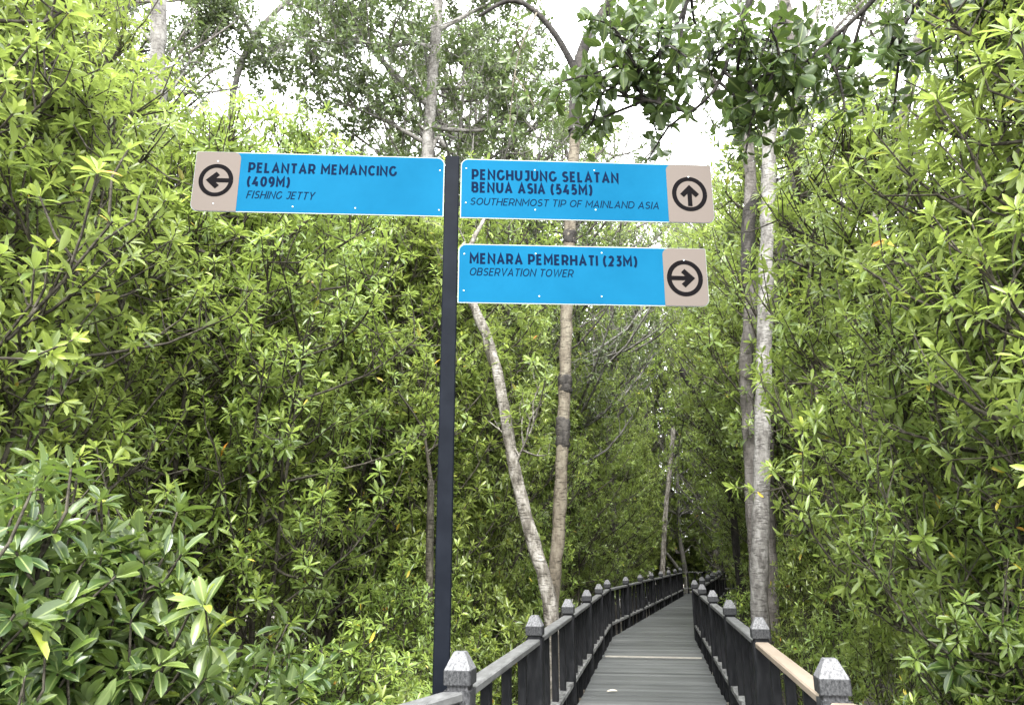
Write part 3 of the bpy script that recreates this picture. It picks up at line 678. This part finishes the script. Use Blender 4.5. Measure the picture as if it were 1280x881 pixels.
# along the far part of the walk, both sides
for y in np.arange(15.5, 34, 1.9):
    rows.append((walk_x(y) - 2.7 + rng.normal(0, .2), y, 'far_full', (6.5, 9), 'F', 1.0))
    rows.append((walk_x(y) + 3.0 + rng.normal(0, .2), y + .9, 'far_full', (6.5, 9), 'F', 1.0))
for y in np.arange(20, 44, 3.2):
    rows.append((walk_x(y) - 5.6 + rng.normal(0, .5), y, 'wood', (10, 14), 'F', 1.0)); rows.append((walk_x(y) + 6 + rng.normal(0, .5), y, 'wood', (10, 14), 'F', 1.0))
for y in (38, 42, 47):
    for x in np.arange(-8, 20, 3.4): rows.append((x + rng.normal(0, .5), y + rng.normal(0, .5), 'wood', (14, 18), 'F', 1.3))
for (px, D, h) in ((580, 17, 15.5), (560, 14.5, 13.5), (490, 20, 18), (665, 15, 14), (520, 20, 18), (590, 16, 15), (650, 19, 17), (700, 22, 15), (830, 20, 15), (900, 17, 16), (1000, 17, 15), (1120, 18, 14), (1210, 15, 14), (-20, 13, 13), (20, 15, 14), (-40, 12, 13), (780, 30, 17), (860, 32, 18)):
    p_ = at(px, 700, D); rows.append((p_[0], p_[1], 'canopy', (h * .96, h * 1.04), 'K', 1))
for (px, D, h) in ((590, 12, 8.2), (640, 13.5, 9), (700, 15, 10), (745, 17, 10.5), (610, 17, 10), (670, 18, 11), (730, 21, 12), (790, 26, 13), (850, 25, 13), (905, 20, 12), (880, 28, 13), (820, 32, 14), (760, 26, 12)):
    p_ = at(px, 700, D); rows.append((p_[0], p_[1], 'wood' if D > 14 else 'far_tall', (h * .95, h * 1.05), 'F', .8 if D < 20 else 1))
for (x, y, h) in ((.5, 38.5, 5), (3, 38.5, 6), (5.5, 38, 6), (8, 38, 7), (10.5, 37, 7), (-1.5, 39, 7), (-3.5, 37, 8), (7, 35.5, 7), (13, 36, 8), (2, 41, 9), (5, 41, 9), (9, 41, 10), (-5, 41, 9)):
    rows.append((x, y, 'far_full', (h * .95, h * 1.05), 'F', 1.3))
for i in range(14):
    p_ = np.array([0, BEND]) + D2 * (7.9 * S + rng.uniform(.6, 3.5)) + P2 * (-4 + i * .95); rows.append((p_[0], p_[1], 'mid_low', (2.6, 4.2), 'F', 1.4))
for i in range(13):
    rows.append((-8 + i * 2 + rng.normal(0, .4), 44 + rng.normal(0, 1), 'mid_low', (4, 6), 'F', 1.7))
for (px_, D_, h_) in ((738, 23, 17.5), (758, 35, 21), (935, 23, 16), (905, 38, 22), (960, 30, 18), (820, 43, 25), (690, 27, 19)):
    p_ = at(px_, 700, D_); rows.append((p_[0], p_[1], 'tall_wood!', (h_ * .97, h_ * 1.03), 'F', 1))
for i in range(12): rows.append((-26 + i * 2 + rng.normal(0, .4), 30 + i * .9 + rng.normal(0, 1), 'mid_low!', (3.5, 5), 'F', 1.7))
for i in range(12): rows.append((-6 + i * 2.2 + rng.normal(0, .4), 53 + rng.normal(0, 1), 'mid_low!', (5, 7), 'F', 1.9))
NPL = 0
for (px_, D_, h_) in ((640, 18, 15), (705, 19.5, 15.5), (765, 25, 18)):
    p_ = at(px_, 700, D_); rows.append((p_[0], p_[1], 'canopy!', (h_ * .96, h_ * 1.04), 'K', 1))
for (px_, D_, h_) in ((590, 9.9, 3.2), (625, 10.4, 3.6), (660, 10.8, 3.4), (700, 11.2, 3.4), (575, 8.0, 2.5), (610, 8.6, 2.6), (640, 9.0, 2.4), (720, 12.5, 3.6), (560, 9.2, 3.0), (670, 12.6, 4)):
    p_ = at(px_, 700, D_); rows.append((min(p_[0], -2.35 - .06 * abs(p_[1] - 9)), p_[1], 'mid_low!', (h_ * .96, h_ * 1.04), 'C', .85))
for (px_, D_, h_) in ((935, 31, 16), (975, 26, 15), (900, 39, 22), (1010, 21, 13), (790, 38, 21), (845, 41, 23), (750, 34, 19), (800, 37, 19), (735, 31, 16), (710, 24, 13)):
    p_ = at(px_, 700, D_); rows.append((p_[0], p_[1], 'wood!', (h_ * .96, h_ * 1.04), 'F', 1))
for (x, y, kind, hr, grp, sxy) in rows:
    px, D = px_of(x, y)
    if px < -330 or px > 1600: continue
    if kind == 'canopy!': plant('canopy', x, y, rng.uniform(*hr), grp, 1.0); continue
    if kind == 'canopy' and not (y < 35 and abs(x - walk_x(y)) < 3.4):
        plant(kind, x, y, rng.uniform(*hr), grp, 1.0); continue
    free = kind[-1] == '!'; kind = kind.strip('!')
    rr = VR[kind] * sxy
    if not free and y < 35 and abs(x - walk_x(y)) < rr * .8 + 1.0: continue
    if not free and blocked(px, rr / D * 930, D): continue
    h = min(rng.uniform(*hr), 99 if free else hmax(px, D) * rng.uniform(.93, 1.02))
    if kind == 'mid_tall' and D < 4.6: kind = 'near_tall'
    if h < 3.4 and kind == 'mid_tall': kind = 'mid_low'
    plant(kind, x, y, h, grp, sxy); NPL += 1
# big-leaved saplings close by
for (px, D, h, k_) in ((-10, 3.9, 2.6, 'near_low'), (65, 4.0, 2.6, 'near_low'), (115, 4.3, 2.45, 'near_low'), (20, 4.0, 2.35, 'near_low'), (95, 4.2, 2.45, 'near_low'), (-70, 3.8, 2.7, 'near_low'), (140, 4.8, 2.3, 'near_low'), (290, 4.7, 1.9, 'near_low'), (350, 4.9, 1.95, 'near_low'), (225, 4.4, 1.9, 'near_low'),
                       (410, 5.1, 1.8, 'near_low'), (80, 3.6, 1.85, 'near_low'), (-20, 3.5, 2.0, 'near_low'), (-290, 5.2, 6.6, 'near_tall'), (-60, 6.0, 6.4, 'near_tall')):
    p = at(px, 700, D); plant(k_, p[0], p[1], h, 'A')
for (x, y, h) in ((2.1, 4.1, 1.9), (2.6, 3.7, 2.1), (3.1, 4.2, 2.7), (1.75, 5.1, 1.75), (2.4, 5.0, 2.5), (3.4, 3.4, 2.6)): plant('near_low', x, y, h, 'L', .95)
for (px, D, h) in ((470, 4.9, 1.75), (515, 5.6, 1.8), (555, 6.6, 1.8), (585, 7.9, 1.85), (440, 5.6, 2.1)):
    p = at(px, 700, D); plant('mid_low', p[0], p[1], h, 'E', .8)
for (x, y, h) in ((1.75, 4.5, 1.9), (1.8, 5.5, 2.0), (1.85, 6.6, 2.1), (1.75, 7.8, 2.0), (1.9, 10.4, 2.6), (2.3, 3.7, 2.1), (2.7, 3.0, 2.3), (2.2, 4.4, 2.4), (2.0, 12, 2.6), (2.1, 14, 2.8), (-2.0, 10.8, 2.3), (-2.0, 12.4, 2.6), (-2.0, 14, 2.7), (-2.0, 9.9, 1.9)):
    plant('mid_low', x, y, h, 'E', .72)
for (x, y, h) in ((2.75, 3.2, 6.0), (3.3, 2.6, 6.5), (2.5, 4.3, 5.6)):
    plant('near_tall', x, y, h, 'D', .9)

b = MB(); leaves(b, np.array([[-.55, 9.9, DK + .02]]), unit(np.array([[1, .25, .12]])), np.array([[0, -.2, 1.0]]), np.array([.14]), np.array([.06]), np.array([.96]), 0, droop=.1)
tag(b.build("fallen_leaf", plain("dry_leaf", (.42, .38, .30), .5), None, True), "pale dry leaf lying on the grey planks near the left railing", "leaf")

# ------------------------------------------------------------------ trees one can tell apart
def special(name, label, trunks, bark_m, limbs=(), leaf=None, cat="tree", **tw):
    """trunks: list of (path, r0, r1); limbs: list of (path, r0, r1) that bear twigs"""
    r = np.random.default_rng(abs(hash_(label)) % 100000)
    base = np.array(trunks[0][0][0]); root = empty(name, tuple(base), label, cat)
    tk, lf = MB(), MB(); L = []
    for (p, a, b_) in trunks:
        q = even(np.array(p) - base); nq = len(q)
        q[1:-1] += r.normal(0, min(a, .1) * .05, (nq - 2, 3))
        rad = np.linspace(a, b_, nq) * (1 + r.normal(0, .045, nq)); tk.tube(q, rad, 12, wob=.03, g=r)
    for (p, a, b_) in limbs:
        q = even(np.array(p) - base, .12); tk.tube(q, np.linspace(a, b_, len(q)), 7, wob=.04, g=r); L.append(q)
    if leaf is not None and L:
        sub = tk; SL = []
        n_sub = tw.pop('n_sub', 8); slen = tw.pop('slen', 1.2); sup = tw.pop('sup', .3)
        for q in L:
            for i in range(n_sub):
                s = .25 + .75 * (i + r.random()) / n_sub; x = min(s, .999) * (len(q) - 1); j = int(x); p0 = q[j] + (q[j + 1] - q[j]) * (x - j)
                d = unit(unit(q[j + 1] - q[j]) * .5 + r.normal(0, .7, 3) + np.array([0, 0, sup])); ln = slen * r.uniform(.4, 1.2)
                SL.append(sm([p0, p0 + d * ln * .5 + r.normal(0, .08 * ln, 3), p0 + d * ln + np.array([0, 0, -.08 * ln])], 2))
                sub.tube(SL[-1], np.linspace(.014, .006, len(SL[-1])), 4, cap=False)
        twiggery(sub, lf, SL + [q[len(q) // 2:] for q in L], r, **tw)
        lf.build("crown", leaf, root, True)
    tk.build("trunk", bark_m, root, True)
    return root
def hash_(s):
    h = 7
    for c in s: h = (h * 31 + ord(c)) % 1000003
    return h
def P(*pts): return [at(*p) for p in pts]
def G0(px, D): q = at(px, 700, D); return np.array([q[0], q[1], -.1])

# tan trunk with dark bands, forking at the top
t1 = special("forked_tree", "slim tan trunk with dark knots, forking into two limbs above the boards",
    [([G0(688, 9.6)] + P((690, 760, 9.6), (699, 650, 9.6), (704, 540, 9.6), (708, 400, 9.6), (712, 290, 9.6), (718, 180, 9.6), (722, 105, 9.6)), .088, .078)], M_bark_tan,
    [(P((765, 2, 9.6), (800, -20, 9.4), (850, -30, 9.2)), .03, .012), (P((722, 85, 9.6), (755, 78, 9.5), (775, 82, 9.5)), .016, .008), (P((735, 45, 9.6), (790, 18, 9.4), (815, 8, 9.3)), .02, .008),
     (P((640, -6, 9.3), (600, -60, 9.5), (560, -100, 9.6)), .03, .01), (P((672, 14, 9.4), (650, 60, 9.0), (640, 110, 8.8)), .016, .006), (P((785, -50, 9.6), (740, -100, 9.5), (690, -120, 9.4)), .035, .012)],
    M_leaf_canopy, n_sub=5, slen=.8, n_twig=4, tlen=.3, L0=.13, ratio=.42, k=6, lod=1, per=1.3, tr=.004, tone_shift=.05)
base1 = np.array(t1.location)
for (p_, a_, b_) in ((P((718.5, 165, 9.6), (720, 120, 9.6), (722, 80, 9.6), (735, 45, 9.6), (765, 2, 9.6), (785, -50, 9.6), (800, -140, 9.6)), .102, .06), (P((721, 92, 9.6), (700, 50, 9.5), (672, 14, 9.4), (640, -6, 9.3), (600, 20, 9.2)), .055, .025)):
    bmb = MB(); q_ = even(np.array(p_) - base1); bmb.tube(q_, np.linspace(a_, b_, len(q_)), 10, wob=.03); bmb.build("limb", M_bark_dark, t1, True)  # dark colour stands for the backlit silhouette of upper trunk and limbs
for (px, y0, y1, D) in ((706.5, 468, 492, 9.6), (703.5, 520, 562, 9.6), (718.8, 140, 172, 9.6), (712, 288, 306, 9.6)):
    bmb = MB(); a = at(px, y1, D) - base1; c = at(px, y0, D) - base1
    bmb.tube(sm([a, a + (c - a) * .2, a + (c - a) * .55, a + (c - a) * .85, c], 2), [.07, .086, .096, .09, .092, .099, .095, .086, .066], 12, wob=.09); bmb.build("burl", M_bark_dark, t1, True)
special("leaning_tree", "pale mottled trunk leaning over behind the left railing",
    [([G0(694, 9.1)] + P((690, 752, 9.1), (676, 708, 9.1), (660, 655, 9.1), (643, 590, 9.1), (632, 520, 9.1), (622, 465, 9.1), (608, 415, 9.1), (592, 380, 9.1), (575, 345, 9.1)), .098, .062)], M_bark_pale,
    [(P((592, 380, 9.1), (560, 330, 9.3), (520, 290, 9.5)), .05, .02), (P((575, 345, 9.1), (590, 300, 9.2), (620, 250, 9.4)), .045, .015), (P((640, 592, 9.1), (652, 560, 9.0), (668, 530, 8.9)), .016, .008)],
    M_leaf, n_sub=6, slen=.8, n_twig=4, tlen=.35, L0=.115, ratio=.32, k=9, lod=1, per=1.4)
special("grey_tree", "straight pale grey ringed trunk rising just past the railing with bare wood",
    [([G0(946, 9.4)] + P((948, 770, 9.4), (951, 650, 9.4), (954, 500, 9.4), (956, 400, 9.4), (959, 280, 9.4), (962, 175, 9.4), (966, 90, 9.4), (975, 10, 9.4)), .106, .08)], M_bark_grey,
    [(P((964, 130, 9.4), (1000, 60, 9.5), (1030, 0, 9.7)), .04, .015), (P((966, 90, 9.4), (930, 30, 9.4), (900, -30, 9.5)), .035, .012)],
    M_leaf_canopy, n_sub=6, slen=.9, n_twig=4, tlen=.35, L0=.11, ratio=.4, k=7, lod=1, per=1.3)
tw = special("twisted_tree", "darker crooked trunk standing close behind the straight grey one",
    [([G0(946, 10.2)] + P((944, 690, 10.2), (940, 580, 10.2), (934, 500, 10.2), (932, 440, 10.2), (941, 385, 10.2), (935, 335, 10.2), (934, 285, 10.2), (940, 240, 10.2), (936, 190, 10.2), (930, 120, 10.2)), .11, .075)], M_bark_mid,
    [(P((936, 190, 10.2), (900, 120, 10.3), (870, 60, 10.5)), .045, .015)], M_leaf_canopy, n_sub=7, slen=.9, n_twig=4, tlen=.35, L0=.11, ratio=.4, k=7, lod=1, per=1.3)
bt = np.array(tw.location); bmb = MB(); q_ = even(np.array(P((937, 372, 10.2), (935, 335, 10.2), (934, 285, 10.2), (939, 250, 10.2), (944, 235, 10.2))) - bt); bmb.tube(q_, np.interp(np.linspace(0, 1, len(q_)), [0, .12, .3, .75, .9, 1], [.06, .092, .099, .097, .09, .06]), 10, wob=.06)
bmb.build("burl", M_bark_dark, tw, True)
special("limbed_tree", "grey trunk curving out behind the straight grey one up into the canopy",
    [([G0(950, 11.2)] + P((955, 600, 11.2), (960, 450, 11.2), (966, 340, 11.2), (978, 295, 11.2), (992, 235, 11.2), (996, 180, 11.2), (1000, 100, 11.2), (990, 40, 11.2), (975, -20, 11.2)), .13, .10)], M_bark_mid,
    [(P((996, 190, 11.2), (1012, 172, 11.1), (1030, 165, 11.0)), .03, .012), (P((990, 215, 11.2), (970, 225, 11.0), (955, 245, 10.9)), .02, .012), (P((1000, 100, 11.2), (1040, 40, 11.4), (1080, 0, 11.6)), .05, .015), (P((975, -20, 11.2), (930, -40, 11.2), (890, -30, 11.2)), .05, .015)],
    M_leaf_canopy, n_sub=7, slen=1.0, n_twig=4, tlen=.35, L0=.12, ratio=.4, k=7, lod=1, per=1.3)
special("pale_canopy_tree", "tall pale trunk above the black post with a wide grey-green canopy",
    [([G0(525, 12)] + P((532, 500, 12), (534, 300, 12), (534, 190, 12), (540, 110, 12), (545, 40, 12), (550, -30, 12), (556, -120, 12)), .14, .09), (P((536, 200, 12), (548, 160, 12), (556, 185, 12)), .05, .04)], M_bark_grey,
    [(P((542, 62, 12), (515, 52, 11.9), (490, 60, 11.7), (440, 50, 11.5), (400, 48, 11.3)), .05, .012), (P((534, 130, 12), (490, 90, 12.2), (455, 50, 12.5), (425, 0, 12.8), (405, -50, 13)), .065, .03),
     (P((545, 40, 12), (600, 10, 12.3), (650, -10, 12.6)), .05, .015), (P((540, 110, 12), (585, 110, 12.3), (640, 90, 12.8)), .05, .012), (P((536, 160, 12), (600, 165, 12.4), (660, 140, 12.8)), .05, .012),
     (P((534, 180, 12), (480, 150, 12.2), (430, 130, 12.4)), .045, .012), (P((550, -30, 12), (600, -50, 12), (660, -40, 12)), .05, .015), (P((548, 0, 12), (500, -10, 12), (440, -20, 12)), .05, .015), (P((425, 0, 12.8), (405, 20, 12.6), (392, 80, 12.4)), .03, .01)],
    M_leaf_canopy, n_sub=22, slen=1.3, n_twig=9, tlen=.45, L0=.125, ratio=.45, k=8, lod=2, per=1.7, tr=.005)
special("sky_tree", "thin grey tree alone against the white sky above the fishing jetty board",
    [([G0(275, 13)] + P((280, 300, 13), (285, 175, 13), (292, 110, 13), (303, 72, 13), (318, 45, 13), (350, 8, 13), (375, -10, 13)), .09, .05)], M_bark_grey,
    [(P((318, 45, 13), (300, 20, 13), (285, -5, 13), (270, -30, 13)), .035, .012), (P((303, 72, 13), (280, 55, 13), (255, 45, 13)), .02, .01), (P((318, 45, 13), (330, 60, 13), (332, 85, 13)), .016, .007), (P((350, 8, 13), (390, 0, 13), (405, -8, 13)), .03, .012), (P((310, 58, 13), (300, 40, 12.6), (270, 20, 12.4)), .016, .008)],
    M_leaf_canopy, n_sub=16, slen=.8, n_twig=8, tlen=.35, L0=.12, ratio=.45, k=7, lod=2, per=1.5, tr=.004, tone_shift=-.25)
special("column_tree", "upright grey trunk half hidden by leaves above the arrow plate of the fishing jetty board",
    [([G0(190, 9)] + P((195, 300, 9), (196, 200, 9), (197, 100, 9), (198, 0, 9), (200, -80, 9)), .11, .09)], M_bark_grey,
    [(P((197, 60, 9), (160, 20, 9), (120, -10, 9)), .03, .01), (P((198, 0, 9), (235, -40, 9), (250, -60, 9)), .03, .01), (P((196, 130, 9), (225, 100, 9.2), (240, 70, 9.4)), .02, .01)], M_leaf_canopy, n_sub=6, slen=.7, n_twig=4, tlen=.3, L0=.10, ratio=.4, k=7, lod=2, per=1.4)
special("brown_stem", "short brown trunk showing just beside the black post above the bushes",
    [([G0(537, 8.3)] + P((537, 720, 8.3), (538, 640, 8.3), (539, 600, 8.3)), .046, .038)], M_bark_shrub, [(P((539, 603, 8.3), (533, 560, 8.3), (528, 520, 8.4)), .025, .01)], M_leaf, n_sub=6, slen=.7, n_twig=4, tlen=.35, L0=.115, ratio=.32, k=9, lod=1, per=1.4)
special("far_pale_trunk", "pale bare trunk standing over the far bend of the railing",
    [([G0(827, 29)] + P((828, 715, 29), (831, 650, 29), (837, 590, 29), (842, 535, 29)), .105, .08)], M_bark_pale)
special("dead_snag", "short pale bare snag standing just beyond the far end of the boardwalk",
    [([G0(893, 38)] + P((893, 640, 38), (893, 580, 38), (895, 540, 38)), .2, .14)], M_bark_pale)
special("dark_leaning_tree", "dark thin trunk slanting across the wood near the twin grey trunks",
    [([G0(925, 19)] + P((915, 630, 19), (905, 595, 19), (886, 545, 19), (872, 500, 19), (850, 460, 19)), .10, .06)], M_bark_dark, [(P((886, 545, 19), (868, 530, 19), (850, 525, 19)), .03, .012), (P((872, 500, 19), (880, 450, 19), (900, 420, 19)), .04, .012)], M_leaf_far, n_sub=6, slen=1.2, n_twig=5, tlen=.5, L0=.14, ratio=.4, k=9, lod=2, per=1.4)
special("edge_trunk", "pale grey trunk glimpsed through the leaves past the bare wood rail",
    [([G0(1240, 6.2)] + P((1246, 640, 6.2), (1254, 560, 6.2), (1262, 470, 6.2), (1268, 390, 6.2), (1276, 250, 6.2), (1290, 60, 6.2)), .085, .06)], M_bark_pale, [(P((1276, 250, 6.2), (1250, 150, 6.3), (1230, 60, 6.4)), .03, .01)], M_leaf, n_sub=8, slen=.8, n_twig=4, tlen=.35, L0=.12, ratio=.33, k=9, lod=1, per=1.4)
special("grey_pole_tree", "slim grey trunk fading into the thicket past the twin grey trunks",
    [([G0(1086, 10)] + P((1086, 600, 10), (1089, 450, 10), (1091, 300, 10), (1100, 230, 10), (1125, 165, 10), (1140, 100, 10), (1150, 40, 10)), .085, .06)], M_bark_mid,
    [(P((1125, 178, 9.9), (1105, 165, 9.9), (1080, 148, 9.8)), .045, .04), (P((1140, 100, 10), (1170, 60, 10), (1190, 20, 10)), .03, .01), (P((1100, 230, 10), (1060, 170, 10), (1030, 120, 10)), .03, .01)], M_leaf_canopy, n_sub=6, slen=.9, n_twig=4, tlen=.35, L0=.11, ratio=.36, k=8, lod=1, per=1.3)
# broad-leaved tree arching in from above
ob = np.array([4.3, 3.4, -.1])
special("overhanging_tree", "broad-leaved tree whose dark branches hang down over the upper boards",
    [([ob, ob + [-.1, .1, 2.5], ob + [-.3, .3, 5]] + P((1330, -120, 4.9), (1200, -150, 5.0), (1060, -120, 5.1)), .14, .07)], M_bark_dark,
    [(P((1200, -150, 5.0), (1120, -30, 4.9), (1060, 35, 4.9), (1010, 70, 4.9), (985, 100, 4.9)), .03, .01), (P((1060, -120, 5.1), (960, -50, 5.0), (915, 50, 4.9), (903, 105, 4.85), (882, 132, 4.8), (862, 142, 4.8)), .035, .01),
     (P((1060, -120, 5.1), (930, -90, 5.0), (868, -30, 4.9), (858, 15, 4.9), (838, 45, 4.85), (820, 70, 4.8)), .03, .01), (P((905, 90, 4.85), (930, 110, 4.8), (955, 135, 4.8)), .014, .006),
     (P((1250, -150, 4.9), (1180, -40, 4.7), (1130, 30, 4.7), (1110, 60, 4.7)), .03, .01), (P((930, -90, 5.0), (840, -70, 4.9), (800, -10, 4.8), (790, 40, 4.8)), .02, .008), (P((1320, -100, 4.8), (1280, 0, 4.4), (1260, 60, 4.3)), .03, .01), (P((985, 5, 5), (960, 50, 4.9), (940, 80, 4.9)), .014, .006),
     (P((838, 45, 4.85), (815, 85, 4.8), (775, 100, 4.8)), .012, .006), (P((862, 142, 4.8), (835, 128, 4.85), (800, 122, 4.9), (750, 118, 5.0)), .014, .010)],
    M_leaf_broad, n_sub=8, slen=.46, sup=.0, n_twig=4, tlen=.2, L0=.115, ratio=.52, k=6, lod=0, per=1.35, tr=.004, up=.15, spread=(35, 100), fresh=.06)
print("plants", NPL, "objects", len(sc.objects))
